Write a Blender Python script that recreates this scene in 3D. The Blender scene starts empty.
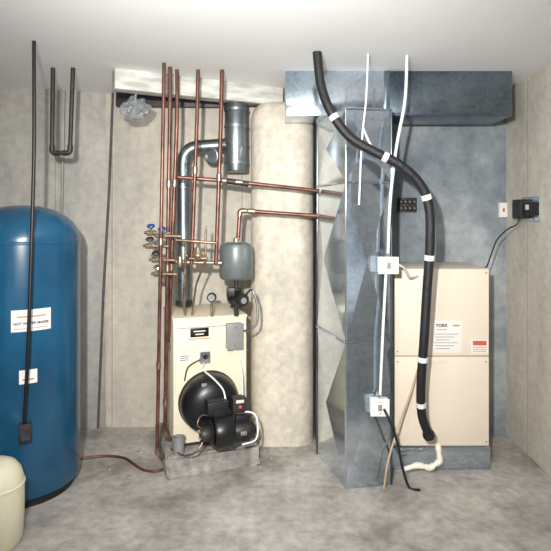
import bpy, bmesh, math, random
from mathutils import Vector, Matrix, noise
random.seed(4)
S = bpy.context.scene
COL = S.collection
F = 530.0; HZ = 215.0; CH = 1.5
try:
    S.view_settings.view_transform = 'Standard'
except Exception: pass

def P(px, py, d):
    return Vector(((px-275.5)*d/F, d, CH-(py-HZ)*d/F))
def FL(px, py, z=0.0):
    d = (CH-z)*F/(py-HZ)
    return Vector(((px-275.5)*d/F, d, z))

# ---------------------------------------------------------------- materials
def mat(name, col, rough=0.5, metal=0.0, var=0.0, scale=8.0, col2=None, bump=0.0, bscale=40.0, detail=4, alpha=None, coat=0.0, stretch=(1,1,1)):
    m = bpy.data.materials.new(name); m.use_nodes = True
    nt = m.node_tree; b = nt.nodes['Principled BSDF']
    b.inputs['Base Color'].default_value = (*col, 1)
    b.inputs['Roughness'].default_value = rough
    b.inputs['Metallic'].default_value = metal
    if coat: b.inputs['Coat Weight'].default_value = coat
    tc = nt.nodes.new('ShaderNodeTexCoord'); mp = nt.nodes.new('ShaderNodeMapping')
    mp.inputs['Scale'].default_value = stretch
    nt.links.new(tc.outputs['Object'], mp.inputs['Vector'])
    n = nt.nodes.new('ShaderNodeTexNoise'); n.inputs['Scale'].default_value = scale; n.inputs['Detail'].default_value = detail
    nt.links.new(mp.outputs[0], n.inputs['Vector'])
    r = nt.nodes.new('ShaderNodeValToRGB')
    c2 = col2 if col2 else tuple(c*(1-var) for c in col)
    r.color_ramp.elements[0].position = 0.35; r.color_ramp.elements[1].position = 0.65
    r.color_ramp.elements[0].color = (*c2, 1); r.color_ramp.elements[1].color = (*col, 1)
    nt.links.new(n.outputs['Fac'], r.inputs['Fac']); nt.links.new(r.outputs[0], b.inputs['Base Color'])
    if bump:
        n2 = nt.nodes.new('ShaderNodeTexNoise'); n2.inputs['Scale'].default_value = bscale; n2.inputs['Detail'].default_value = 6
        nt.links.new(tc.outputs['Object'], n2.inputs['Vector'])
        bp = nt.nodes.new('ShaderNodeBump'); bp.inputs['Strength'].default_value = bump; bp.inputs['Distance'].default_value = 0.02
        nt.links.new(n2.outputs['Fac'], bp.inputs['Height']); nt.links.new(bp.outputs[0], b.inputs['Normal'])
    if alpha is not None:
        b.inputs['Alpha'].default_value = alpha
    return m

def concrete(name, c1, c2, c3, bump=0.1, big=1.3, fine=.86, seams=False, fs=22, zs=.5):
    m = bpy.data.materials.new(name); m.use_nodes = True
    nt = m.node_tree; b = nt.nodes['Principled BSDF']; b.inputs['Roughness'].default_value = 0.7
    L = nt.links.new
    g = nt.nodes.new('ShaderNodeNewGeometry')
    mp = nt.nodes.new('ShaderNodeMapping'); mp.inputs['Scale'].default_value = (1, 1, zs)
    L(g.outputs['Position'], mp.inputs['Vector'])
    n = nt.nodes.new('ShaderNodeTexNoise'); n.inputs['Scale'].default_value = big; n.inputs['Detail'].default_value = 9; n.inputs['Roughness'].default_value = 0.66
    L(mp.outputs[0], n.inputs['Vector'])
    r = nt.nodes.new('ShaderNodeValToRGB')
    r.color_ramp.elements[0].position = 0.34; r.color_ramp.elements[0].color = (*c2, 1)
    r.color_ramp.elements[1].position = 0.66; r.color_ramp.elements[1].color = (*c3, 1)
    e = r.color_ramp.elements.new(0.5); e.color = (*c1, 1)
    L(n.outputs['Fac'], r.inputs['Fac'])
    n2 = nt.nodes.new('ShaderNodeTexNoise'); n2.inputs['Scale'].default_value = fs; n2.inputs['Detail'].default_value = 8
    L(g.outputs['Position'], n2.inputs['Vector'])
    r2 = nt.nodes.new('ShaderNodeValToRGB'); r2.color_ramp.elements[0].position = 0.3; r2.color_ramp.elements[0].color = (fine, fine, fine, 1)
    r2.color_ramp.elements[1].position = 0.62; r2.color_ramp.elements[1].color = (1.03, 1.03, 1.03, 1)
    L(n2.outputs['Fac'], r2.inputs['Fac'])
    mx = nt.nodes.new('ShaderNodeMix'); mx.data_type = 'RGBA'; mx.blend_type = 'MULTIPLY'; mx.inputs[0].default_value = 1
    L(r.outputs[0], mx.inputs[6]); L(r2.outputs[0], mx.inputs[7])
    out = mx.outputs[2]
    if seams:
        sx = nt.nodes.new('ShaderNodeSeparateXYZ'); L(g.outputs['Position'], sx.inputs[0])
        a = nt.nodes.new('ShaderNodeMath'); a.operation = 'ADD'; L(sx.outputs[0], a.inputs[0]); L(sx.outputs[1], a.inputs[1])
        q = nt.nodes.new('ShaderNodeMath'); q.operation = 'MULTIPLY_ADD'; L(a.outputs[0], q.inputs[0]); q.inputs[1].default_value = 1/.46; q.inputs[2].default_value = .37
        h = nt.nodes.new('ShaderNodeMath'); h.operation = 'FRACT'; L(q.outputs[0], h.inputs[0])
        rr = nt.nodes.new('ShaderNodeValToRGB'); els = rr.color_ramp.elements
        els[0].position = 0; els[0].color = (.68, .68, .68, 1); els[1].position = .05; els[1].color = (1, 1, 1, 1)
        e = els.new(.018); e.color = (.75, .75, .75, 1); e = els.new(.025); e.color = (1.15, 1.15, 1.15, 1)
        L(h.outputs[0], rr.inputs['Fac'])
        m2 = nt.nodes.new('ShaderNodeMix'); m2.data_type = 'RGBA'; m2.blend_type = 'MULTIPLY'; m2.inputs[0].default_value = 1
        L(out, m2.inputs[6]); L(rr.outputs[0], m2.inputs[7]); out = m2.outputs[2]
    L(out, b.inputs['Base Color'])
    bp = nt.nodes.new('ShaderNodeBump'); bp.inputs['Strength'].default_value = bump; bp.inputs['Distance'].default_value = 0.02
    L(n2.outputs['Fac'], bp.inputs['Height']); L(bp.outputs[0], b.inputs['Normal'])
    return m

def galv(name, c1, c2, rough=0.3, bump=.12, metal=.92):
    m = bpy.data.materials.new(name); m.use_nodes = True
    nt = m.node_tree; b = nt.nodes['Principled BSDF']; L = nt.links.new
    b.inputs['Metallic'].default_value = metal
    tc = nt.nodes.new('ShaderNodeTexCoord')
    v = nt.nodes.new('ShaderNodeTexVoronoi'); v.inputs['Scale'].default_value = 60
    L(tc.outputs['Object'], v.inputs['Vector'])
    n = nt.nodes.new('ShaderNodeTexNoise'); n.inputs['Scale'].default_value = 2.5; n.inputs['Detail'].default_value = 3
    L(tc.outputs['Object'], n.inputs['Vector'])
    mt = nt.nodes.new('ShaderNodeMath'); mt.operation = 'MULTIPLY_ADD'; mt.inputs[1].default_value = 0.14
    L(v.outputs['Color'], mt.inputs[0]); L(n.outputs['Fac'], mt.inputs[2])
    r = nt.nodes.new('ShaderNodeValToRGB'); r.color_ramp.elements[0].position = .4; r.color_ramp.elements[1].position = .75
    r.color_ramp.elements[0].color = (*c2, 1); r.color_ramp.elements[1].color = (*c1, 1)
    L(mt.outputs[0], r.inputs['Fac']); L(r.outputs[0], b.inputs['Base Color'])
    mr = nt.nodes.new('ShaderNodeMapRange'); mr.inputs[3].default_value = rough*0.85; mr.inputs[4].default_value = rough*1.25
    L(n.outputs['Fac'], mr.inputs[0]); L(mr.outputs[0], b.inputs['Roughness'])
    bp = nt.nodes.new('ShaderNodeBump'); bp.inputs['Strength'].default_value = bump; bp.inputs['Distance'].default_value = .03
    L(n.outputs['Fac'], bp.inputs['Height']); L(bp.outputs[0], b.inputs['Normal'])
    return m

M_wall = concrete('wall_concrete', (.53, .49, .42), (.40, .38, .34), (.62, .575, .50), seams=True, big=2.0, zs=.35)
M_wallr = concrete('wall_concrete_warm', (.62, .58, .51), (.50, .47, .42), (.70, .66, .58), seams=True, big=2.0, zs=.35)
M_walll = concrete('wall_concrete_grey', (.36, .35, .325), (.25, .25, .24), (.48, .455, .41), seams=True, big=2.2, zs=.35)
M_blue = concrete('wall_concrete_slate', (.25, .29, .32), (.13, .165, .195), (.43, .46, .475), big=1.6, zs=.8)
M_col = concrete('chimney_concrete', (.60, .55, .46), (.48, .445, .385), (.70, .65, .55), big=3.2, zs=.5, bump=.2, fine=.8)
M_floor = concrete('floor_concrete', (.45, .425, .395), (.26, .24, .22), (.60, .57, .535), bump=.35, big=2.6, fine=.75)
M_ceil = mat('ceiling_paint', (.96, .96, .96), .8, var=.02, scale=3)
M_seam = mat('dark_joint', (.11, .10, .095), .9, var=.3, scale=20)
M_tank = mat('blue_enamel', (.009, .090, .19), .26, 0, scale=3.5, col2=(.006, .06, .13), coat=.3)
M_black = mat('black_plastic', (.012, .012, .014), .45, var=.3)
M_blackm = mat('black_enamel', (.007, .007, .009), .36, var=.2)
M_foam = mat('black_foam', (.010, .011, .014), .5, var=.3, bump=.3, bscale=120)
M_white = mat('white_plastic', (.80, .79, .76), .45, var=.08)
M_wire = mat('white_conduit', (.74, .76, .77), .35, var=.1, scale=15)
M_cream = mat('cream_enamel', (.80, .735, .56), .4, var=.06, scale=5)
M_pink = mat('beige_enamel', (.78, .69, .58), .45, var=.05, scale=3)
M_cop = mat('copper', (.23, .10, .072), .38, .6, scale=10, col2=(.09, .045, .036))
M_cop2 = mat('solder_copper', (.42, .29, .21), .35, .8, var=.6, scale=20)
M_brass = mat('brass', (.58, .49, .33), .3, .85, var=.45, scale=20)
M_dark = mat('dark_iron', (.05, .047, .047), .5, .4, var=.4, scale=15)
M_grey = mat('grey_box_paint', (.28, .29, .29), .45, .2, var=.15)
M_exp = mat('greygreen_enamel', (.17, .20, .20), .4, .2, var=.25)
M_bluep = mat('blue_handle', (.02, .06, .25), .4)
M_red = mat('red_print', (.60, .10, .08), .5)
M_org = mat('orange_print', (.75, .16, .05), .5)
M_paper = mat('white_paper', (.80, .78, .74), .6, var=.05)
M_ink = mat('dark_ink', (.05, .05, .07), .6)
M_tan = mat('tan_cable', (.55, .40, .24), .5, var=.2)
M_gap = mat('beige_gap', (.34, .28, .22), .7, var=.1)
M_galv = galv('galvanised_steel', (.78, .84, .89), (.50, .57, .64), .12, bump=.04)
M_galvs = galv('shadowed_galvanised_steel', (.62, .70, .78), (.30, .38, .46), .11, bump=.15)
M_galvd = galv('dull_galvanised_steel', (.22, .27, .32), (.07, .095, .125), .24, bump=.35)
M_flue = galv('flue_steel', (.30, .34, .36), (.15, .175, .19), .36)
M_block = concrete('concrete_block', (.36, .34, .32), (.22, .21, .20), (.48, .46, .42), fine=.6, bump=.5, big=5)
M_bag = mat('clear_plastic', (.40, .45, .47), .15, var=.5, scale=30, alpha=.4, coat=.4)
M_pvc = mat('white_pvc', (.85, .82, .72), .35, var=.05)
M_creamp = mat('cream_plastic', (.82, .77, .58), .35, var=.05)
M_whwood = mat('white_painted_wood', (.70, .70, .66), .6, var=.45, scale=5, stretch=(1, 1, 4))

# ---------------------------------------------------------------- geometry helpers
T = [Matrix.Identity(4)]
WL = {}
def attach(o, parent):
    WL[o.name] = Vector(o.location)
    pw = WL.get(parent.name, Vector(parent.location))
    o.parent = parent
    o.matrix_parent_inverse = Matrix.Translation(-pw)
def mk(name, verts, faces, m, parent=None, smooth=False, label=None):
    vs = [T[0] @ Vector(v) for v in verts]
    lo = Vector([min(v[i] for v in vs) for i in range(3)]); hi = Vector([max(v[i] for v in vs) for i in range(3)])
    c = (lo+hi)/2
    me = bpy.data.meshes.new(name); me.from_pydata([v-c for v in vs], [], faces)
    bm = bmesh.new(); bm.from_mesh(me); bmesh.ops.recalc_face_normals(bm, faces=bm.faces); bm.to_mesh(me); bm.free()
    me.materials.append(m)
    o = bpy.data.objects.new(name, me); o.location = c; COL.objects.link(o)
    if smooth:
        for p in me.polygons: p.use_smooth = True
        try: me.set_sharp_from_angle(angle=math.radians(40))
        except Exception: pass
    if parent is not None: attach(o, parent)
    if label: o['label'] = label
    return o
def tag(o, label, cat, group=None):
    o['label'] = label; o['category'] = cat
    if group: o['group'] = group
    return o
def root(name, label, cat, loc, group=None):
    e = bpy.data.objects.new(name, None); e.empty_display_size = .05
    e.location = T[0] @ Vector(loc); COL.objects.link(e)
    return tag(e, label, cat, group)
def st(o):
    o['kind'] = 'structure'; return o
def bmdata(bm):
    bm.verts.ensure_lookup_table(); bm.verts.index_update()
    v = [x.co.copy() for x in bm.verts]; f = [[q.index for q in x.verts] for x in bm.faces]
    bm.free(); return v, f
def boxd(size, loc, rot=None, bev=0.0, seg=2):
    bm = bmesh.new(); bmesh.ops.create_cube(bm, size=1)
    for v in bm.verts: v.co = Vector((v.co.x*size[0], v.co.y*size[1], v.co.z*size[2]))
    if bev: bmesh.ops.bevel(bm, geom=bm.edges[:], offset=bev, segments=seg, affect='EDGES', profile=.6)
    R_ = rot if rot is not None else Matrix.Identity(4)
    X = Matrix.Translation(Vector(loc)) @ R_
    for v in bm.verts: v.co = X @ v.co
    return bmdata(bm)
def box(name, size, loc, m, parent=None, rot=None, bev=0.003, label=None, seg=2):
    v, f = boxd(size, loc, rot, bev, seg)
    return mk(name, v, f, m, parent, smooth=bool(bev), label=label)
def axisM(p0, p1):
    d = (Vector(p1)-Vector(p0)); q = Vector((0, 0, 1)).rotation_difference(d.normalized())
    return Matrix.Translation(Vector(p0)) @ q.to_matrix().to_4x4(), d.length
def lathed(prof, X, n=32):
    vs = []; fs = []
    k = len(prof)
    for i in range(n):
        a = 2*math.pi*i/n
        for r, z in prof: vs.append(X @ Vector((r*math.cos(a), r*math.sin(a), z)))
    for i in range(n):
        j = (i+1) % n
        for q in range(k-1): fs.append((i*k+q, j*k+q, j*k+q+1, i*k+q+1))
    if prof[0][0] > 1e-5 and prof[-1] != prof[0] and prof[-1][0] > 1e-5: 
        for i in range(n):
            j = (i+1) % n; fs.append((i*k+k-1, j*k+k-1, j*k, i*k))
    bm = bmesh.new(); bv = [bm.verts.new(v) for v in vs]
    for f in fs:
        try: bm.faces.new([bv[i] for i in f])
        except Exception: pass
    bmesh.ops.remove_doubles(bm, verts=bm.verts[:], dist=1e-6)
    return bmdata(bm)
def lathe(name, prof, p0, p1, m, parent=None, n=32, label=None):
    X, L = axisM(p0, p1)
    v, f = lathed(prof, X, n)
    return mk(name, v, f, m, parent, smooth=True, label=label)
def cyl(name, r, p0, p1, m, parent=None, n=24, label=None, c=None):
    X, L = axisM(p0, p1)
    c = min(r*.15, L*.2) if c is None else c
    v, f = lathed([(0, 0), (r-c, 0), (r, c), (r, L-c), (r-c, L), (0, L)], X, n)
    return mk(name, v, f, m, parent, smooth=True, label=label)
def roundpath(pts, rad, seg=5):
    pts = [Vector(p) for p in pts]; out = [pts[0]]
    for i in range(1, len(pts)-1):
        a, b, c = pts[i-1], pts[i], pts[i+1]
        d1 = (a-b); d2 = (c-b)
        r = min(rad, d1.length*.45, d2.length*.45)
        p = b+d1.normalized()*r; q = b+d2.normalized()*r
        for s in range(seg+1):
            t = s/seg; out.append(p*(1-t)**2+b*2*t*(1-t)+q*t*t)
    out.append(pts[-1]); return out
def catmull(pts, n=8):
    pts = [Vector(p) for p in pts]; e = [pts[0]*2-pts[1]]+pts+[pts[-1]*2-pts[-2]]; out = []
    for i in range(1, len(e)-2):
        a, b, c, d = e[i-1:i+3]
        for s in range(n):
            t = s/n
            out.append(.5*((2*b)+(c-a)*t+(2*a-5*b+4*c-d)*t*t+(3*b-a-3*c+d)*t**3))
    out.append(pts[-1]); return out
def tubed(path, r, n=12):
    path = [Vector(p) for p in path]; k = len(path)
    tan = []
    for i in range(k):
        a = path[max(0, i-1)]; b = path[min(k-1, i+1)]; tan.append((b-a).normalized())
    up = Vector((0, 0, 1)) if abs(tan[0].z) < .9 else Vector((1, 0, 0))
    u = tan[0].cross(up).normalized(); vs = []; fs = []
    for i in range(k):
        if i: u = (u - tan[i]*u.dot(tan[i])).normalized()
        w = tan[i].cross(u)
        for j in range(n):
            a = 2*math.pi*j/n; vs.append(path[i]+(u*math.cos(a)+w*math.sin(a))*r)
    for i in range(k-1):
        for j in range(n):
            q = (j+1) % n; fs.append((i*n+j, i*n+q, (i+1)*n+q, (i+1)*n+j))
    fs.append(list(range(n))); fs.append([(k-1)*n+j for j in range(n)])
    return vs, fs
def tube(name, path, r, m, parent=None, n=12, label=None):
    v, f = tubed(path, r, n); return mk(name, v, f, m, parent, smooth=True, label=label)
CZ = 2.36
def clipc(p):
    p = Vector(p)
    if p.z > CZ: p.z = CZ
    return p
def pipe(name, label, pts, r, m, cat='pipe', group=None, fm=None, bend=.03, couple=()):
    pts = [clipc(p) for p in pts]
    o = tube(name, roundpath(pts, bend), r, m)
    WL[o.name] = Vector(o.location)
    tag(o, label, cat, group)
    fm = fm or M_cop2
    for i in range(1, len(pts)-1):
        a, b, c = pts[i-1], pts[i], pts[i+1]
        d1 = (a-b).normalized(); d2 = (c-b).normalized()
        if d1.dot(d2) > -.95:
            s = bend*1.15
            tube('elbow_fitting', roundpath([b+d1*s*1.1, b, b+d2*s*1.1], bend), r*1.28, fm, o)
    for (i, t) in couple:
        a, b = pts[i], pts[i+1]; c = a.lerp(b, t); d = (b-a).normalized()
        cyl('coupling', r*1.35, c-d*.022, c+d*.022, fm, o, n=16)
    return o
def text(name, s, size, X, m, parent, ex=.0008, mapf=None, bold=0):
    cu = bpy.data.curves.new('t', 'FONT'); cu.body = s; cu.size = size; cu.align_x = 'CENTER'; cu.align_y = 'CENTER'; cu.extrude = ex; cu.offset = bold
    o = bpy.data.objects.new('t', cu); COL.objects.link(o)
    dg = bpy.context.evaluated_depsgraph_get(); dg.update()
    me = bpy.data.meshes.new_from_object(o.evaluated_get(dg))
    vs = [v.co.copy() for v in me.vertices]; fs = [list(p.vertices) for p in me.polygons]
    bpy.data.objects.remove(o)
    vs = [mapf(v) for v in vs] if mapf else [X @ v for v in vs]
    return mk(name, vs, fs, m, parent)
def front(loc, rz=0):
    return Matrix.Translation(Vector(loc)) @ Matrix.Rotation(rz, 4, 'Z') @ Matrix.Rotation(math.pi/2, 4, 'X')
def pxz(py, d): return CH-(py-HZ)*d/F
def pxx(px, d): return (px-275.5)*d/F

# ---------------------------------------------------------------- room shell
def wallseg(name, a, b, m, z0=0, z1=CZ, th=.15):
    a = Vector((*a, 0)); b = Vector((*b, 0)); d = (b-a).normalized(); n = Vector((-d.y, d.x, 0))*th
    vs = []
    for z in (z0, z1):
        for p in (a, b, b+n, a+n): vs.append((p.x, p.y, z))
    return st(mk(name, vs, [(0, 1, 2, 3), (4, 5, 6, 7), (0, 1, 5, 4), (1, 2, 6, 5), (2, 3, 7, 6), (3, 0, 4, 7)], m))
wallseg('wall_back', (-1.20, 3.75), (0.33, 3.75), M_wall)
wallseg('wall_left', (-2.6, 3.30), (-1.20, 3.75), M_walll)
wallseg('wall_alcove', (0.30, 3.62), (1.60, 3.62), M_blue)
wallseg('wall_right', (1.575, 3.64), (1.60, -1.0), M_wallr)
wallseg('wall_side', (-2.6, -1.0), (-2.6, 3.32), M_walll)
st(box('floor', (4.6, 5.2, .1), (-.45, 1.45, -.05), M_floor, bev=0))
st(box('ceiling', (4.6, 5.2, .1), (-.45, 1.45, CZ+.05), M_ceil, bev=0))
vs = []; fs = []; pth = []
X0, X1, Y0, Y1, rr = -.165, .255, 3.43, 3.76, .13
for k in range(9):
    a = math.pi+k/8*math.pi/2; pth.append((X0+rr+rr*math.cos(a), Y0+rr+rr*math.sin(a)))
for k in range(9):
    a = 1.5*math.pi+k/8*math.pi/2; pth.append((X1-rr+rr*math.cos(a), Y0+rr+rr*math.sin(a)))
pth = [(X0, Y1)]+pth+[(X1, Y1)]
n_ = len(pth)
zlist = [(z_*.106, 0) for z_ in range(21)]+[(2.12+.13*math.sin(q*math.pi/12), .10*(1-math.cos(q*math.pi/12))) for q in range(1, 7)]
for (z, ins) in zlist:
    for (x, y) in pth:
        cx = (X0+X1)/2; f_ = 1-ins/.21*.8
        w_ = noise.noise(Vector((x*4, y*4, z*2.2)))*.010 if y < Y1-.01 else 0
        vs.append((cx+(x-cx)*f_, Y1+(y-Y1)*(1-ins/.32*.8)+w_, z))
for q in range(len(zlist)-1):
    for k in range(n_):
        j = (k+1) % n_; fs.append((q*n_+k, q*n_+j, (q+1)*n_+j, (q+1)*n_+k))
fs.append(list(range(n_))); fs.append([(len(zlist)-1)*n_+k for k in range(n_)])
st(mk('wall_pilaster', vs, fs, M_col, smooth=True))
a = P(113, 90, 3.735); b = P(98, 428, 3.735)
st(tube('trim_joint', [a, a.lerp(b, .3)+Vector((.004, 0, 0)), a.lerp(b, .6)-Vector((.004, 0, 0)), b], .009, M_seam))
a = P(64, 90, 3.59); b = P(57, 440, 3.59)
st(tube('trim_ridge', [a, b], .007, M_walll))

# ---------------------------------------------------------------- ceiling members
def prism(name, p, q, w, z0, z1, m, parent=None, bev=.004):
    p = Vector(p); q = Vector(q); d = q-p; L = d.length; ang = math.atan2(d.y, d.x); c = (p+q)/2
    return box(name, (L, w, z1-z0), (c.x, c.y, (z0+z1)/2), m, parent, rot=Matrix.Rotation(ang, 4, 'Z'), bev=bev)
o = prism('ceiling_beam', (-.96, 3.14, 0), (0.03, 3.63, 0), .10, 2.24, CZ, M_whwood)
tag(o, 'white painted wooden beam running under the ceiling above the boiler', 'beam')
o = prism('beam_shadow_strip', (-1.1, 3.66, 0), (-.2, 3.71, 0), .04, 2.25, CZ, M_dark)  # dark strip modelled in place of the shadow under the white beam
tag(o, 'dark strip standing in for the shadow under the white beam', 'shadow strip')

r = root('trunk_duct', 'galvanised sheet metal duct running along under the ceiling', 'duct', (.8, 3.35, 2.08))
tzc = (2.09+CZ)/2; tzh = CZ-2.09
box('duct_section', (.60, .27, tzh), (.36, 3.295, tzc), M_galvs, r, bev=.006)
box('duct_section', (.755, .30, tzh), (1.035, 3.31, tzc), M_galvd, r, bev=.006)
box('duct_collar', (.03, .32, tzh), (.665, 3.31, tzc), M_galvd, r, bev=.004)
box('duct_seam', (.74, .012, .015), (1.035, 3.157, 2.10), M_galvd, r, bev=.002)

r = root('duct_plenum', 'tall galvanised sheet metal plenum with cross-broken panels beside the furnace', 'duct', (.45, 3.2, 0))
Lc = Vector((.262, 3.33, 0)); Nc = Vector((.385, 2.90, 0)); Rc = Vector((.645, 2.95, 0)); Bc = Vector((.645, 3.56, 0)); Cc = Vector((.262, 3.56, 0))
zs = [0.0, .80, 1.68, 2.085]
def panel(name, a, b, z0, z1, push, m, cx=.5, cz=.5):
    d = (b-a); n = Vector((d.y, -d.x, 0)).normalized()
    c = a+d*cx+Vector((0, 0, z0+(z1-z0)*cz))+n*push
    A = a+Vector((0, 0, z0)); B = b+Vector((0, 0, z0)); C = b+Vector((0, 0, z1)); D = a+Vector((0, 0, z1))
    return mk(name, [A, B, C, D, c], [(0, 1, 4), (1, 2, 4), (2, 3, 4), (3, 0, 4)], m, r)
core = []
for z in (0, 2.085):
    for p in (Lc, Nc, Rc, Bc, Cc): core.append((p.x*.985+.006, p.y+(.018 if p in (Lc, Nc, Rc) else 0), z))
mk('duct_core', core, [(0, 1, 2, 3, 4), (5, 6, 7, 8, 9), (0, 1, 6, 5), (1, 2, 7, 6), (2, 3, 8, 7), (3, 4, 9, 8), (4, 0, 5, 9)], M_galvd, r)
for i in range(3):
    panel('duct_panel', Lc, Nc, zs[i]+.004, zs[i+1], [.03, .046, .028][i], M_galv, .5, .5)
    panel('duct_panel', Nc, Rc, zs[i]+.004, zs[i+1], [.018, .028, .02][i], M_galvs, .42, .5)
for z in zs[1:]:
    for (a, b) in ((Lc, Nc), (Nc, Rc)):
        d = b-a; ang = math.atan2(d.y, d.x); n = Vector((d.y, -d.x, 0)).normalized(); c = (a+b)/2+n*.004
        box('duct_seam', (d.length+.004, .010, .012), (c.x, c.y, z), M_galvs, r, rot=Matrix.Rotation(ang, 4, 'Z'), bev=.002)
for p in (Nc, Rc, Lc):
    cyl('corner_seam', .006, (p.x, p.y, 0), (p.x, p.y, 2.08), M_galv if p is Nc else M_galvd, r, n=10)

# ---------------------------------------------------------------- furnace
r = root('furnace', 'beige enamelled furnace cabinet on a galvanised base beside the duct plenum', 'furnace', (.98, 3.33, 0))
fw = .565; fx = .975; fd = .42; fy = 3.12+fd/2
box('furnace_base', (fw+.02, fd, .135), (fx, fy, .0675), M_galvs, r, bev=.006)
box('cabinet', (fw, fd, 1.05), (fx, fy+.01, .135+.525), M_pink, r, bev=.008)
box('upper_door', (fw-.012, .022, .508), (fx, 3.118, .929), M_pink, r, bev=.004)
box('lower_door', (fw-.012, .022, .522), (fx, 3.118, .408), M_pink, r, bev=.004)
box('door_gap', (fw-.03, .004, .006), (fx, 3.118, .672), M_gap, r, bev=0)
box('door_grip', (.10, .006, .014), (fx-.02, 3.106, .64), M_pink, r, bev=.003)
for sx in (-.26, .26):
    for z in (.70, 1.16, .17, .64):
        cyl('screw', .005, (fx+sx, 3.108, z), (fx+sx, 3.104, z), M_grey, r, n=10)
d = 3.105
box('rating_label', (.175, .004, .185), (pxx(447, d), 3.105, pxz(337, d)), M_paper, r, bev=.001)
text('lettering', 'YORK', .026, front((pxx(441.5, d), 3.102, pxz(325.5, d))), M_ink, r, bold=.0008)
box('print_line', (.06, .002, .004), (pxx(441.5, d), 3.1025, pxz(329.5, d)), M_org, r, bev=0)
box('print_line', (.04, .002, .008), (pxx(456, d), 3.1025, pxz(325.5, d)), M_org, r, bev=0)
for k in range(6):
    box('print_line', (.14-.03*(k % 3), .002, .0035), (pxx(446, d)-.01*(k % 3), 3.103, pxz(334+k*2.9, d)), M_grey, r, bev=0)
box('warning_sticker', (.10, .003, .082), (pxx(479.5, d), 3.104, pxz(346.5, d)), M_paper, r, bev=0)
box('print_patch', (.08, .002, .026), (pxx(479.5, d), 3.102, pxz(343, d)), M_red, r, bev=0)
for k in range(3):
    box('print_line', (.08, .002, .003), (pxx(479.5, d), 3.102, pxz(347.5+k*2.0, d)), M_red, r, bev=0)

# ---------------------------------------------------------------- blue tank
tc = Vector((-1.405, 2.95, 0)); R = .30
r = root('water_tank', 'tall blue enamelled steel hot water storage tank with domed top', 'water tank', tc)
prof = [(0, .03), (.27, .03), (.295, .05), (R, .08), (R, 1.36)]
for k in range(1, 13):
    a = k/12*math.pi/2; prof.append((R*math.cos(a)**.9 if k < 12 else 0, 1.36+.195*math.sin(a)))
lathe('tank_shell', prof, tc, tc+Vector((0, 0, 1)), M_tank, r, n=64)
lathe('tank_foot', [(.25, 0), (.27, 0), (.27, .06), (.25, .06)], tc, tc+Vector((0, 0, 1)), M_black, r, n=48)
lathe('weld_band', [(R-.002, 1.345), (R+.003, 1.35), (R+.003, 1.362), (R-.002, 1.367)], tc, tc+Vector((0, 0, 1)), M_tank, r, n=64)
def arc(name, a0, a1, z0, z1, rr, m, parent):
    vs = []; n = 10
    for i in range(n+1):
        a = math.radians(a0+(a1-a0)*i/n)
        for q in (rr, rr+.0015):
            for z in (z0, z1): vs.append((tc.x+q*math.sin(a), tc.y-q*math.cos(a), z))
    fs = []
    for i in range(n):
        b = i*4; c = b+4
        fs += [(b, c, c+1, b+1), (b+2, b+3, c+3, c+2), (b, b+2, c+2, c), (b+1, c+1, c+3, b+3)]
    fs += [(0, 1, 3, 2), (n*4, n*4+2, n*4+3, n*4+1)]
    return mk(name, vs, fs, m, parent, smooth=True)
arc('tank_label', 15, 51, .91, 1.02, R+.001, M_paper, r)
def cm(a0, z):
    def f(v):
        a = math.radians(a0)+v.x/R; q = R+.003+v.z
        return Vector((tc.x+q*math.sin(a), tc.y-q*math.cos(a), z+v.y))
    return f
text('lettering', 'HOT WATER MAKER', .0178, None, M_ink, r, mapf=cm(33, .95), ex=.0004, bold=.0007)
arc('label_stripe', 18, 48, .924, .927, R+.003, M_org, r)
arc('label_stripe', 20, 46, .982, .988, R+.003, M_org, r)
arc('small_label', 22, 38, .645, .715, R+.001, M_paper, r)
arc('small_label_print', 25, 35, .664, .669, R+.003, M_ink, r)

a = math.radians(27); bp_ = Vector((tc.x+(R+.02)*math.sin(a), tc.y-(R+.02)*math.cos(a), 0))
ctrl = root('tank_thermostat', 'small dark grey thermostat control box fixed low on the blue tank', 'thermostat', (bp_.x, bp_.y, .38))
RZ = Matrix.Rotation(a, 4, 'Z')
box('housing', (.062, .04, .095), (bp_.x, bp_.y, .405), M_dark, ctrl, rot=RZ, bev=.006)
fv = RZ @ Vector((0, -.022, 0))
box('cover_plate', (.04, .004, .05), (bp_.x+fv.x, bp_.y+fv.y, .40), M_galvd, ctrl, rot=RZ, bev=.001)
p0 = Vector((bp_.x, bp_.y, .45))
t0 = P(34, 45, 2.62); t0.z = CZ
cb = tube('conduit', catmull([t0, P(34, 150, 2.61), P(31, 260, 2.60), P(28, 350, 2.60), p0+Vector((0, -.004, .02)), p0]), .009, M_black)
tag(cb, 'black electrical conduit dropping from the ceiling to the tank thermostat', 'conduit')

cc = Vector((-1.275, 2.42, 0))
r = root('plastic_container', 'cream rounded plastic container standing on the floor by the blue tank', 'container', cc)
lathe('container_body', [(0, 0), (.10, 0), (.112, .02), (.118, .16), (.118, .25), (.116, .29), (.105, .33), (.082, .362), (.05, .38), (0, .388)], cc, cc+Vector((0, 0, 1)), M_creamp, r, n=40)
lathe('container_rim', [(.117, .262), (.122, .266), (.122, .274), (.117, .278)], cc, cc+Vector((0, 0, 1)), M_creamp, r, n=40)

pipe('drain_pipe', 'dark iron U-shaped pipe hanging from the ceiling by the wall', [P(53, 40, 3.1), P(52, 153, 3.1), P(70, 153, 3.1), P(73, 40, 3.1)], .0125, M_dark, fm=M_dark, bend=.035)

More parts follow.
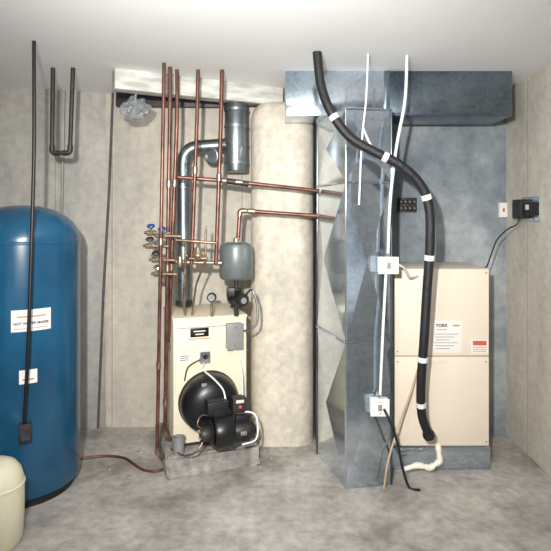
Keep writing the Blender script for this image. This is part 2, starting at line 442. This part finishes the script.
# ---------------------------------------------------------------- boiler (rotated frame)
th = math.radians(19)
bc = Vector((pxx(203.5, 3.38), 3.38, 0))
T[0] = Matrix.Translation(bc) @ Matrix.Rotation(th, 4, 'Z')
bm = bmesh.new(); bmesh.ops.create_cube(bm, size=1)
for v in bm.verts: v.co = Vector((v.co.x*.55, v.co.y*.54, v.co.z*.13))
bmesh.ops.bevel(bm, geom=bm.edges[:], offset=.012, segments=2, affect='EDGES')
bmesh.ops.subdivide_edges(bm, edges=bm.edges[:], cuts=7, use_grid_fill=True)
for v in bm.verts:
    q = v.co; k = noise.noise(q*14)*.012+noise.noise(q*40)*.005
    if q.z > -.055 and not (abs(q.x) < .25 and q.y > -.2 and q.z > .05): v.co = q+Vector((q.x/.28, q.y/.27, 0 if q.z > .05 else 0))*k
for v in bm.verts: v.co += Vector((0, -.055, .065))
v, f = bmdata(bm)
base = mk('concrete_pad', v, f, M_block)
tag(base, 'low rough grey concrete pad under the boiler', 'concrete pad')
r = root('boiler', 'cream oil-fired boiler with a black burner on a concrete pad', 'boiler', (0, 0, .13))
W, D = .445, .44; z0, z1 = .132, .885; fy = -D/2
box('jacket', (W, D, z1-z0-.02), (0, 0, (z0+z1)/2+.01), M_cream, r, bev=.008)
box('foot_rail', (W-.03, D-.03, .03), (0, 0, .1475), M_dark, r, bev=.003)
box('front_panel', (W-.02, .012, .42), (0, fy-.005, .655), M_cream, r, bev=.004)
box('top_panel', (W+.008, D+.008, .016), (0, 0, z1), M_cream, r, bev=.004)
box('panel_seam', (W-.03, .003, .005), (0, fy-.011, .835), M_gap, r, bev=0)
box('name_plate', (.11, .004, .052), (-.07, fy-.013, .805), M_blackm, r, bev=.001)
for k in range(2):
    box('plate_print', (.07-.02*k, .002, .006), (-.07, fy-.0165, .813-.018*k), M_paper, r, bev=0)
box('red_stripe', (.13, .002, .004), (-.07, fy-.013, .768), M_red, r, bev=0)
box('rating_sticker', (.07, .002, .05), (-.16, fy-.013, .66), M_paper, r, bev=0)
for k in range(3): box('sticker_print', (.05, .002, .004), (-.16, fy-.0145, .673-k*.012), M_ink, r, bev=0)
box('junction_box', (.095, .05, .15), (.135, fy-.035, .775), M_grey, r, bev=.005, label='grey metal electrical box')
box('box_cover', (.10, .004, .155), (.135, fy-.061, .775), M_grey, r, bev=.002)
for z in (.83, .72): cyl('box_screw', .005, (.135, fy-.062, z), (.135, fy-.067, z), M_brass, r, n=8)
box('limit_control', (.06, .045, .065), (-.045, fy-.03, .665), M_galv, r, bev=.004)
cyl('control_knob', .014, (-.045, fy-.052, .67), (-.045, fy-.065, .67), M_black, r)
tube('control_cable', catmull([(-.045, fy-.03, .63), (-.06, fy-.06, .60), (-.01, fy-.15, .56), (.03, fy-.19, .51), (.04, fy-.22, .45)]), .005, M_wire, r)
tube('control_cable', catmull([(-.07, fy-.03, .65), (-.13, fy-.03, .62), (-.15, fy-.03, .59), (-.16, fy-.02, .53)]), .004, M_dark, r)
tube('control_cable', catmull([(.135, fy-.03, .70), (.16, fy-.05, .64), (.165, fy-.10, .56), (.15, fy-.17, .46)]), .0055, M_wire, r)
hc = (-.015, .395)
lathe('mounting_flange', [(.15, 0), (.180, 0), (.180, .014), (.15, .014)], (hc[0], fy-.0, hc[1]), (hc[0], fy-.3, hc[1]), M_dark, r, n=48)
lathe('burner_hood', [(0, .005), (.170, .005), (.174, .012), (.174, .03), (.172, .06), (.165, .09), (.150, .115), (.127, .135), (.095, .15), (.05, .157), (0, .16)], (hc[0], fy-.006, hc[1]), (hc[0], fy-.3, hc[1]), M_blackm, r, n=56)
box('hood_latch', (.03, .012, .02), (hc[0]-.05, fy-.128, hc[1]+.132), M_grey, r, bev=.002)
bx, by, bz = .02, fy-.245, .30
lathe('air_tube', [(0, 0), (.055, 0), (.055, .14), (0, .14)], (bx, fy-.10, bz+.02), (bx, fy-.4, bz+.02), M_dark, r)
lathe('blower_housing', [(0, 0), (.080, 0), (.088, .012), (.088, .10), (.080, .11), (.04, .115), (0, .115)], (bx-.06, by, bz), (bx+.1, by, bz), M_blackm, r, n=40)
box('blower_outlet', (.10, .08, .09), (bx-.005, by+.03, bz+.07), M_blackm, r, bev=.01)
lathe('air_shutter', [(.062, -.004), (.070, -.012), (.05, -.018), (0, -.018)], (bx-.06, by, bz), (bx+.1, by, bz), M_dark, r, n=30)
lathe('burner_motor', [(0, 0), (.050, 0), (.056, .01), (.056, .09), (.050, .108), (.030, .116), (.027, .128), (0, .128)], (bx+.055, by, bz-.01), (.4, by, bz-.01), M_black, r, n=32)
for k in range(6):
    lathe('cooling_fin', [(.054, 0), (.060, 0), (.060, .004), (.054, .004)], (bx+.068+k*.013, by, bz-.01), (.4, by, bz-.01), M_dark, r, n=28)
box('motor_plate', (.035, .003, .022), (bx+.10, by-.058, bz-.005), M_grey, r, bev=.001)
box('motor_capacitor', (.085, .04, .038), (bx+.11, by+.01, bz+.058), M_black, r, bev=.012)
lathe('fuel_pump', [(0, 0), (.036, 0), (.040, .006), (.040, .045), (.032, .055), (0, .055)], (bx-.078, by, bz-.005), (-.4, by, bz-.005), M_dark, r)
for k in range(4):
    aa = k*math.pi/2+.6
    cyl('pump_bolt', .005, (bx-.132, by+.026*math.cos(aa), bz-.005+.026*math.sin(aa)), (bx-.140, by+.026*math.cos(aa), bz-.005+.026*math.sin(aa)), M_brass, r, n=8)
box('ignition_transformer', (.12, .10, .075), (bx-.03, fy-.20, .425), M_black, r, bev=.010)
box('transformer_lid', (.10, .05, .005), (bx-.03, fy-.20, .464), M_dark, r, bev=.002)
box('primary_control', (.08, .07, .085), (bx+.10, fy-.19, .42), M_dark, r, bev=.006)
cyl('reset_button', .009, (bx+.10, fy-.226, .415), (bx+.10, fy-.234, .415), M_red, r, n=14)
box('control_label', (.045, .002, .016), (bx+.10, fy-.226, .445), M_paper, r, bev=0)
tube('oil_line', catmull([(bx-.11, by-.01, bz-.03), (-.14, by-.02, .21), (-.19, fy-.2, .175), (-.21, fy-.1, .150), (-.24, fy-.03, .148)]), .005, M_cop2, r)
tube('oil_line', catmull([(bx-.11, by-.01, bz+.02), (-.13, by-.02, .36), (-.10, by, .40), (-.02, fy-.22, .37)]), .004, M_cop2, r)
tube('motor_cable', catmull([(bx+.10, fy-.21, .385), (bx+.18, fy-.24, .37), (bx+.19, by-.03, .30), (bx+.165, by-.06, .25), (bx+.09, by-.06, .235)]), .0055, M_wire, r)
T[0] = Matrix.Identity(4)
pc = Vector((-.555, 3.04, .131))
r = root('metal_can', 'small grey metal can on the corner of the boiler pad', 'can', pc)
lathe('can_body', [(0, 0), (.030, 0), (.035, .09), (.038, .092), (.038, .097), (.033, .097), (.028, .008), (0, .008)], pc, pc+Vector((0, 0, 1)), M_grey, r, n=28)
# ---------------------------------------------------------------- flue
r = root('flue_pipe', 'dull galvanised steel smoke flue rising from the boiler with elbow', 'flue pipe', P(185, 306, 3.50))
fd_ = 3.50
a = P(184, 305, fd_); b = P(183, 148, fd_); c = P(236, 144, 3.52)
lathe('flue_collar', [(0, 0), (.055, 0), (.055, .03), (0, .03)], a, a+Vector((0, 0, 1)), M_dark, r)
rp = roundpath([a, b, c], .11, 8)
tube('flue_run', rp, .043, M_flue, r, n=28)
for t in (.12, .40, .75):
    q = a.lerp(b, t); cyl('flue_joint', .047, q-Vector((0, 0, .012)), q+Vector((0, 0, .012)), M_flue, r, n=28)
for k in (1, 3, 5, 7, 9):
    dd = (rp[min(k+1, len(rp)-1)]-rp[k-1]).normalized(); cyl('elbow_gore', .046, rp[k]-dd*.005, rp[k]+dd*.005, M_flue, r, n=28)
e = P(236, 172, 3.52)
lathe('flue_tee', [(0, 0), (.072, 0), (.076, .01), (.076, .44), (.072, .45), (0, .45)], e, e+Vector((0, 0, 1)), M_flue, r, n=36)
for z in (.06, .18, .30, .41):
    q = e+Vector((0, 0, z)); lathe('flue_band', [(.074, -.008), (.081, -.008), (.081, .008), (.074, .008)], q, q+Vector((0, 0, 1)), M_flue, r, n=36)
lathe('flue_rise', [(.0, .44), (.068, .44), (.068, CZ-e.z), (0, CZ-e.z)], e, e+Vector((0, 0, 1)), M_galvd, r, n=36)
q = P(214, 156, 3.46)
lathe('draft_regulator', [(0, 0), (.048, 0), (.05, .05), (.044, .052), (.042, .03), (0, .03)], q, q+Vector((-.15, -.5, -.05)), M_flue, r, n=30)

# ---------------------------------------------------------------- copper piping
G = 'copper heating pipes above the boiler'
pipe('copper_pipe', 'long copper pipe dropping from ceiling to floor beside the boiler', [P(164, 7, 3.0), P(163.5, 100, 3.0), P(157, 454, 3.0), P(163, 456, 3.03)], .0105, M_cop, group=G, couple=((1, .4), (1, .75)))
pipe('copper_pipe', 'vertical copper pipe with valves beside the boiler jacket', [P(170, 20, 3.08), P(170, 100, 3.08), P(165, 436, 3.08), P(171, 438, 3.12)], .0115, M_cop, group=G, couple=((1, .25), (1, .5), (1, .9)))
pipe('copper_pipe', 'copper riser with soldered couplings rising to the ceiling', [P(177, 22, 3.14), P(177, 120, 3.14), P(169, 330, 3.16), P(167, 347, 3.18), P(172, 349, 3.26)], .0115, M_cop, group=G, couple=((1, .3), (1, .7)))
pipe('copper_pipe', 'straight copper riser from manifold to ceiling', [P(198, 22, 3.14), P(197, 120, 3.14), P(191.5, 264, 3.14)], .0115, M_cop, group=G, couple=((1, .35),))
pipe('copper_pipe', 'straight copper riser beside the expansion tank', [P(222, 22, 3.14), P(221, 120, 3.14), P(216, 264, 3.14)], .0125, M_cop, group=G, couple=((1, .4),))
pipe('copper_pipe', 'long horizontal copper pipe running toward the sheet metal plenum', [P(176, 177, 3.20), P(228, 181, 3.22), P(319, 191, 3.26)], .0125, M_cop, group=G, couple=((0, .9), (1, .12)))
o = pipe('copper_pipe', 'horizontal copper pipe turning down to the circulator', [P(318, 216, 3.26), P(240, 210.5, 3.25), P(238, 240, 3.24)], .0125, M_cop, group=G, couple=((0, .85),))
pipe('copper_manifold', 'horizontal copper manifold pipe joining the risers', [P(172, 262, 3.155), P(221, 263, 3.155)], .012, M_cop2, group=G, couple=((0, .3), (0, .6), (0, .95)))
pipe('copper_pipe', 'short bare copper branch bending down from the manifold', [P(206, 225, 3.12), P(205, 262, 3.12), P(196, 285, 3.16), P(192, 315, 3.20)], .006, M_cop2, group=G, bend=.02)
pipe('copper_pipe', 'short horizontal copper stub between risers', [P(176, 240, 3.12), P(216, 243, 3.12)], .009, M_cop2, group=G, couple=((0, .5),))
pipe('copper_pipe', 'short vertical brass-coloured branch between two horizontal pipes', [P(186, 243, 3.12), P(184, 300, 3.14), P(185, 317, 3.2)], .008, M_cop2, group=G, couple=((0, .5),))
c1 = P(238, 182.3, 3.222)
tag(cyl('isolation_valve', .018, c1-Vector((.065, 0, -.008)), c1+Vector((.065, .01, -.010)), M_dark), 'dark cast isolation valve on the horizontal copper pipe', 'valve')

def valve(px, py, d, label, handle=M_bluep, ln=24):
    c = P(px, py, d)
    r = root('gate_valve', label, 'valve', c, 'brass valves on the left copper risers')
    tube('valve_stub', [c-Vector((.05, 0, -.002)), c+Vector((ln*.004, 0, -.002))], .009, M_cop2, r)
    lathe('valve_body', [(0, -.024), (.014, -.024), (.018, -.016), (.014, -.008), (.019, 0), (.014, .008), (.018, .016), (.014, .024), (0, .024)], c-Vector((.01, 0, 0)), c+Vector((1, 0, 0)), M_brass, r, n=20)
    cyl('valve_stem', .006, c-Vector((.01, 0, 0)), c+Vector((-.01, -.01, .04)), M_brass, r, n=12)
    q = c+Vector((-.01, -.01, .04))
    lathe('handwheel', [(0, -.004), (.010, -.006), (.020, -.007), (.024, 0), (.020, .007), (.010, .006), (0, .004)], q, q+Vector((0, -.4, 1)), handle, r, n=24)
valve(153, 233, 3.06, 'brass gate valve with a round blue handwheel')
valve(152, 246, 3.03, 'brass gate valve with a small dark handwheel', M_dark)
valve(164, 236, 3.02, 'brass valve with blue handwheel in front of the riser')
valve(158, 260, 3.05, 'brass gate valve with a dark handwheel', M_dark)
valve(160, 274, 3.04, 'brass gate valve with a brass handwheel', M_brass)

c = P(198, 255, 3.09)
r = root('pressure_regulator', 'bell-shaped brass pressure regulator on the manifold', 'regulator', c)
lathe('regulator_bell', [(0, -.03), (.016, -.03), (.024, -.01), (.032, -.004), (.032, .004), (.022, .014), (.014, .045), (0, .05)], c, c+Vector((0, 0, 1)), M_brass, r)
tube('regulator_stub', [c-Vector((.05, 0, .02)), c+Vector((.05, 0, -.02))], .009, M_cop2, r)
c = P(180, 262, 3.13)
r = root('relief_valve', 'small brass relief valve with lever on the piping', 'valve', c)
lathe('relief_body', [(0, -.03), (.012, -.03), (.016, 0), (.012, .03), (0, .035)], c, c+Vector((0, 0, 1)), M_brass, r)
box('relief_lever', (.05, .008, .004), c+Vector((.02, -.004, .036)), M_galv, r, bev=.001)

c = P(236, 281, 3.24)
r = root('expansion_tank', 'grey-green steel expansion tank hung in the copper piping', 'expansion tank', c)
lathe('tank_shell', [(0, 0), (.06, .004), (.09, .014), (.101, .03), (.101, .205), (.093, .225), (.06, .236), (0, .24)], c, c+Vector((0, 0, 1)), M_exp, r, n=40)
lathe('tank_band', [(.100, .12), (.103, .122), (.103, .13), (.100, .132)], c, c+Vector((0, 0, 1)), M_exp, r, n=40)
lathe('air_vent', [(0, .235), (.016, .235), (.018, .25), (.012, .265), (0, .268)], c, c+Vector((0, 0, 1)), M_brass, r)

c = P(236, 298, 3.17)
r = root('circulator_pump', 'black cast iron circulator pump mounted above the boiler', 'pump', c)
lathe('pump_volute', [(0, -.035), (.04, -.035), (.05, -.02), (.05, .02), (.04, .035), (0, .035)], c, c+Vector((.5, -1, 0)), M_blackm, r, n=32)
lathe('pump_motor', [(0, .03), (.036, .03), (.042, .04), (.042, .10), (.03, .115), (0, .118)], c, c+Vector((.5, -1, 0)), M_black, r, n=28)
lathe('pump_flange', [(0, 0), (.034, 0), (.036, .004), (.036, .012), (0, .012)], c+Vector((0, 0, .045)), c+Vector((0, 0, 1)), M_dark, r)
lathe('pump_flange', [(0, 0), (.034, 0), (.036, .004), (.036, .012), (0, .012)], c-Vector((0, 0, .057)), c+Vector((0, 0, 1)), M_dark, r)
cyl('flange_pipe', .014, c+Vector((0, .02, -.11)), c+Vector((0, .02, .10)), M_dark, r)
box('terminal_box', (.05, .045, .05), c+Vector((-.025, -.06, .045)), M_black, r, bev=.005)
cyl('pump_plate', .018, c+Vector((.053, -.106, 0)), c+Vector((.054, -.108, 0)), M_grey, r)
o = tube('flexible_conduit', catmull([c+Vector((.065, -.05, .03)), P(252, 290, 3.08), P(257, 304, 3.07), P(257, 322, 3.06), P(251, 329, 3.06), P(244, 331, 3.08)]), .0065, M_flue)
tag(o, 'grey flexible conduit from circulator to junction box', 'conduit')
c = P(212, 297, 3.18)
r = root('tridicator_gauge', 'small round pressure gauge on a brass tee above the boiler', 'gauge', c)
cyl('gauge_case', .028, c, c+Vector((0, -.03, 0)), M_black, r)
cyl('gauge_dial', .020, c+Vector((0, -.03, 0)), c+Vector((0, -.033, 0)), M_grey, r)
cyl('gauge_stem', .009, c+Vector((0, -.01, -.115)), c+Vector((0, -.01, -.025)), M_brass, r)
box('gauge_needle', (.003, .002, .022), c+Vector((.004, -.0345, .004)), M_ink, r, bev=0)

# ---------------------------------------------------------------- black insulated line set
hp = [P(317, 62, 2.80), P(321, 85, 2.78), P(331, 112, 2.75), P(350, 137, 2.74), P(375, 152, 2.73), P(400, 165, 2.73), P(420, 184, 2.74), P(429, 208, 2.75), P(430, 245, 2.76), P(427, 290, 2.78), P(424, 340, 2.80), P(421, 385, 2.84), P(422, 415, 2.88), P(429, 436, 2.93)]
hp[0].z = CZ
pth = catmull(hp, 10)
hose = tube('insulated_hose', pth, .0245, M_foam, n=20); WL[hose.name] = Vector(hose.location)
tag(hose, 'thick black foam-insulated refrigerant hose looping down past the furnace', 'hose')
for i in (22, 44, 66, 83, 104, 116):
    a, b = pth[i-1], pth[i+1]; m_ = (a+b)/2; dd = (b-a).normalized()
    cyl('tape_band', .0265, m_-dd*.014, m_+dd*.014, M_wire, hose, n=20, c=.001)
e = pth[-1]
lathe('hose_end_ring', [(0, -.03), (.026, -.03), (.033, -.015), (.033, .005), (.024, .02), (0, .024)], e, e+Vector((.2, -.2, -1)), M_black, hose)
tube('suction_pipe', catmull([e, e+Vector((.012, .06, -.02)), e+Vector((.02, .17, .0))]), .015, M_cop, hose)

pipe('condensate_drain', 'white plastic condensate drain trap at the furnace base', [P(438, 446, 3.10), P(438, 446, 2.99), P(440, 461, 2.98), P(430, 468, 2.98), P(418, 465, 2.98), P(404, 469, 2.98)], .0135, M_pvc, fm=M_pvc, bend=.02)

def jbox(px, py, d, w, h, label):
    c = P(px, py, d)
    r = root('electrical_box', label, 'electrical box', c, 'white electrical boxes on the plenum')
    box('box_body', (w, .05, h), c, M_white, r, bev=.006)
    box('box_cover', (w+.005, .005, h+.005), c+Vector((0, -.027, 0)), M_white, r, bev=.002)
    for s in (-1, 1): cyl('cover_screw', .004, c+Vector((0, -.029, s*h*.35)), c+Vector((0, -.033, s*h*.35)), M_grey, r, n=8)
    cyl('conduit_connector', .015, c+Vector((0, 0, h/2)), c+Vector((0, 0, h/2+.022)), M_galv, r, n=16)
    box('outlet_face', (w*.22, .003, h*.4), c+Vector((0, -.031, 0)), M_grey, r, bev=.001)
    return r
jbox(387.5, 265, 2.89, .105, .088, 'white metal switch box fixed to the sheet metal plenum')
jbox(379, 406, 2.89, .098, .088, 'white outlet box on the plenum with black cord plugged in')
top = P(407, 60, 2.86); top.z = CZ
o = tube('conduit', catmull([top, P(405, 100, 2.86), P(398, 138, 2.86), P(394, 165, 2.87), P(390, 205, 2.88), P(388, 255, 2.885)], 8), .0085, M_wire)
tag(o, 'white electrical conduit bending down from ceiling to the switch box', 'conduit')
o = tube('conduit', [P(386, 274, 2.885), P(383, 330, 2.885), P(380, 398, 2.885)], .008, M_wire)
tag(o, 'white straight electrical conduit joining the two boxes on the plenum', 'conduit')
top = P(368, 60, 2.83); top.z = CZ
o = tube('conduit', catmull([top, P(366, 100, 2.83), P(362, 140, 2.83), P(359, 205, 2.83)], 8), .0055, M_wire)
tag(o, 'thin white conduit hanging down the front of the plenum', 'conduit')
o = tube('cable', catmull([P(363, 128, 2.82), P(371, 145, 2.80), P(383, 157, 2.80), P(395, 163, 2.85)], 8), .006, M_wire)
tag(o, 'short white cable linking two conduits on the plenum', 'cable')
o = tube('power_cord', catmull([P(384, 409, 2.855), P(391, 424, 2.84), P(398, 445, 2.86), P(402, 466, 2.9), FL(409, 487, .01), FL(420, 490, .01)], 8), .007, M_black)
tag(o, 'black power cord running from the outlet box to the floor', 'cord')
o = tube('cable', catmull([P(418, 368, 3.10), P(410, 395, 3.03), P(399, 425, 2.95), P(388, 462, 2.90), FL(384, 489, .006)], 8), .0055, M_tan)
tag(o, 'tan electrical cable hanging from the furnace front', 'cable')
o = tube('flexible_conduit', catmull([P(397, 264, 2.89), P(404, 268, 2.92), P(409, 277, 3.0), P(418, 276, 3.105)], 8), .0065, M_wire)
tag(o, 'short white flexible conduit from switch box to furnace', 'conduit')

c = P(407, 205, 3.614)
r = root('terminal_block', 'black terminal block with two rows on the alcove wall', 'terminal block', c)
box('block_plate', (.13, .016, .10), c, M_dark, r, bev=.002)
for i in range(4):
    for j in range(2):
        box('terminal', (.024, .025, .03), c+Vector((-.045+i*.03, -.018, -.022+j*.044)), M_black, r, bev=.004)
        cyl('terminal_screw', .005, c+Vector((-.045+i*.03, -.030, -.022+j*.044)), c+Vector((-.045+i*.03, -.034, -.022+j*.044)), M_grey, r, n=8)

c = Vector((1.545, 3.605, pxz(210, 3.59)))
r = root('wall_switch', 'small white emergency switch plate by the wall corner', 'switch', c)
box('switch_plate', (.055, .03, .10), c, M_white, r, bev=.004)
box('switch_toggle', (.01, .012, .025), c+Vector((0, -.018, .0)), M_red, r, bev=.002)
c = Vector((1.547, 3.25, pxz(209, 3.25)))
r = root('transformer_box', 'black control transformer mounted on the concrete side wall', 'transformer', c)
box('mounting_plate', (.012, .22, .15), c+Vector((.022, 0, 0)), M_galv, r, bev=.002)
box('coil_body', (.07, .11, .12), c+Vector((-.02, .04, 0)), M_black, r, bev=.008)
box('relay_body', (.05, .07, .08), c+Vector((-.012, -.07, 0)), M_blackm, r, bev=.006)
for j in (-1, 1):
    box('lamination', (.076, .016, .09), c+Vector((-.02, .04+j*.038, 0)), M_dark, r, bev=.002)
box('relay_label', (.002, .04, .03), c+Vector((-.038, -.07, .01)), M_paper, r, bev=0)
s = c+Vector((-.03, .04, -.06))
o = tube('cable', catmull([s, s+Vector((-.02, .01, -.04)), P(508, 229, 3.3), P(497, 240, 3.3), P(491, 255, 3.29), P(487, 266, 3.28), P(484, 268.5, 3.28)], 8), .0045, M_black)
tag(o, 'thin dark cable sagging from the transformer to the furnace top', 'cable')

bm = bmesh.new(); bmesh.ops.create_icosphere(bm, subdivisions=4, radius=1)
c = P(135, 109, 3.22)
for v in bm.verts:
    q = v.co.copy(); nn = noise.noise(q*2.2)*.4+noise.noise(q*5.5)*.15
    q = q*(1+nn); v.co = Vector((q.x*.085, q.y*.045, q.z*.065))+c
v, f = bmdata(bm)
o = mk('plastic_bag', v, f, M_bag, smooth=True); WL[o.name] = Vector(o.location)
tag(o, 'crumpled clear plastic bag hanging from the white beam', 'plastic bag')
tube('bag_neck', catmull([c+Vector((0, 0, .04)), c+Vector((.004, -.004, .07)), c+Vector((.01, -.01, .10))]), .008, M_bag, o)

o = tube('oil_line', catmull([FL(78, 459, .009), FL(92, 457, .009), FL(108, 456, .009), FL(124, 458, .009), FL(134, 464, .009), FL(144, 470, .009), FL(156, 471, .009), FL(164, 469, .009)], 8), .008, M_cop)
tag(o, 'thin brown copper oil line snaking across the concrete floor', 'oil line')
k = 0
for (px, py) in ((110, 470), (128, 476), (268, 452), (298, 466), (285, 449), (138, 452), (272, 459)):
    q = FL(px, py); bm = bmesh.new(); bmesh.ops.create_icosphere(bm, subdivisions=2, radius=1); s = random.uniform(.006, .013)
    for v in bm.verts:
        w = v.co*(1+noise.noise(v.co*1.7+Vector((k*3, 0, 0)))*.6); v.co = Vector((q.x+w.x*s*1.3, q.y+w.y*s, max(0, w.z*s*.5+s*.35)))
    v, f = bmdata(bm)
    o = mk('concrete_chip', v, f, M_block); tag(o, 'small broken chip of grey concrete lying on the floor', 'debris', 'concrete chips on the floor'); k += 1

# ---------------------------------------------------------------- light & camera
w = bpy.data.worlds.new('World'); S.world = w; w.use_nodes = True
nt = w.node_tree; bg = nt.nodes['Background']
tcn = nt.nodes.new('ShaderNodeTexCoord'); nn = nt.nodes.new('ShaderNodeTexNoise'); nn.inputs['Scale'].default_value = 5.0; nn.inputs['Detail'].default_value = 1
rm = nt.nodes.new('ShaderNodeValToRGB'); rm.color_ramp.elements[0].position = .51; rm.color_ramp.elements[1].position = .58
rm.color_ramp.elements[0].color = (.01, .02, .04, 1); rm.color_ramp.elements[1].color = (.90, .95, 1.0, 1)
nt.links.new(tcn.outputs['Generated'], nn.inputs['Vector']); nt.links.new(nn.outputs['Fac'], rm.inputs['Fac']); nt.links.new(rm.outputs[0], bg.inputs[0])
bg.inputs[1].default_value = .75
def aim(o, loc, tgt):
    o.location = loc
    o.rotation_euler = (Vector(tgt)-Vector(loc)).to_track_quat('-Z', 'Y').to_euler()
l = bpy.data.lights.new('flash', 'SPOT'); l.energy = 530; l.spot_size = math.radians(84); l.spot_blend = 1.0; l.shadow_soft_size = .035; l.color = (1, .96, .90)
o = bpy.data.objects.new('flash', l); COL.objects.link(o); aim(o, (-.22, .0, 1.80), (.04, 3.5, 1.2))
l = bpy.data.lights.new('added_ceiling_fill', 'AREA'); l.energy = 26; l.size = .6; l.color = (1, .99, .97)  # added fill light to whiten the ceiling, no such lamp in the room
o = bpy.data.objects.new('added_ceiling_fill', l); COL.objects.link(o); aim(o, (-.2, .85, 1.86), (-.2, 2.1, 2.36))

cam = bpy.data.cameras.new('Camera'); co = bpy.data.objects.new('Camera', cam); COL.objects.link(co)
co.location = (0, 0, CH); co.rotation_euler = (math.pi/2, 0, 0)
cam.sensor_width = 36; cam.lens = F/551*36; cam.shift_y = -(275.5-HZ)/551
cam.clip_start = .05
S.camera = co
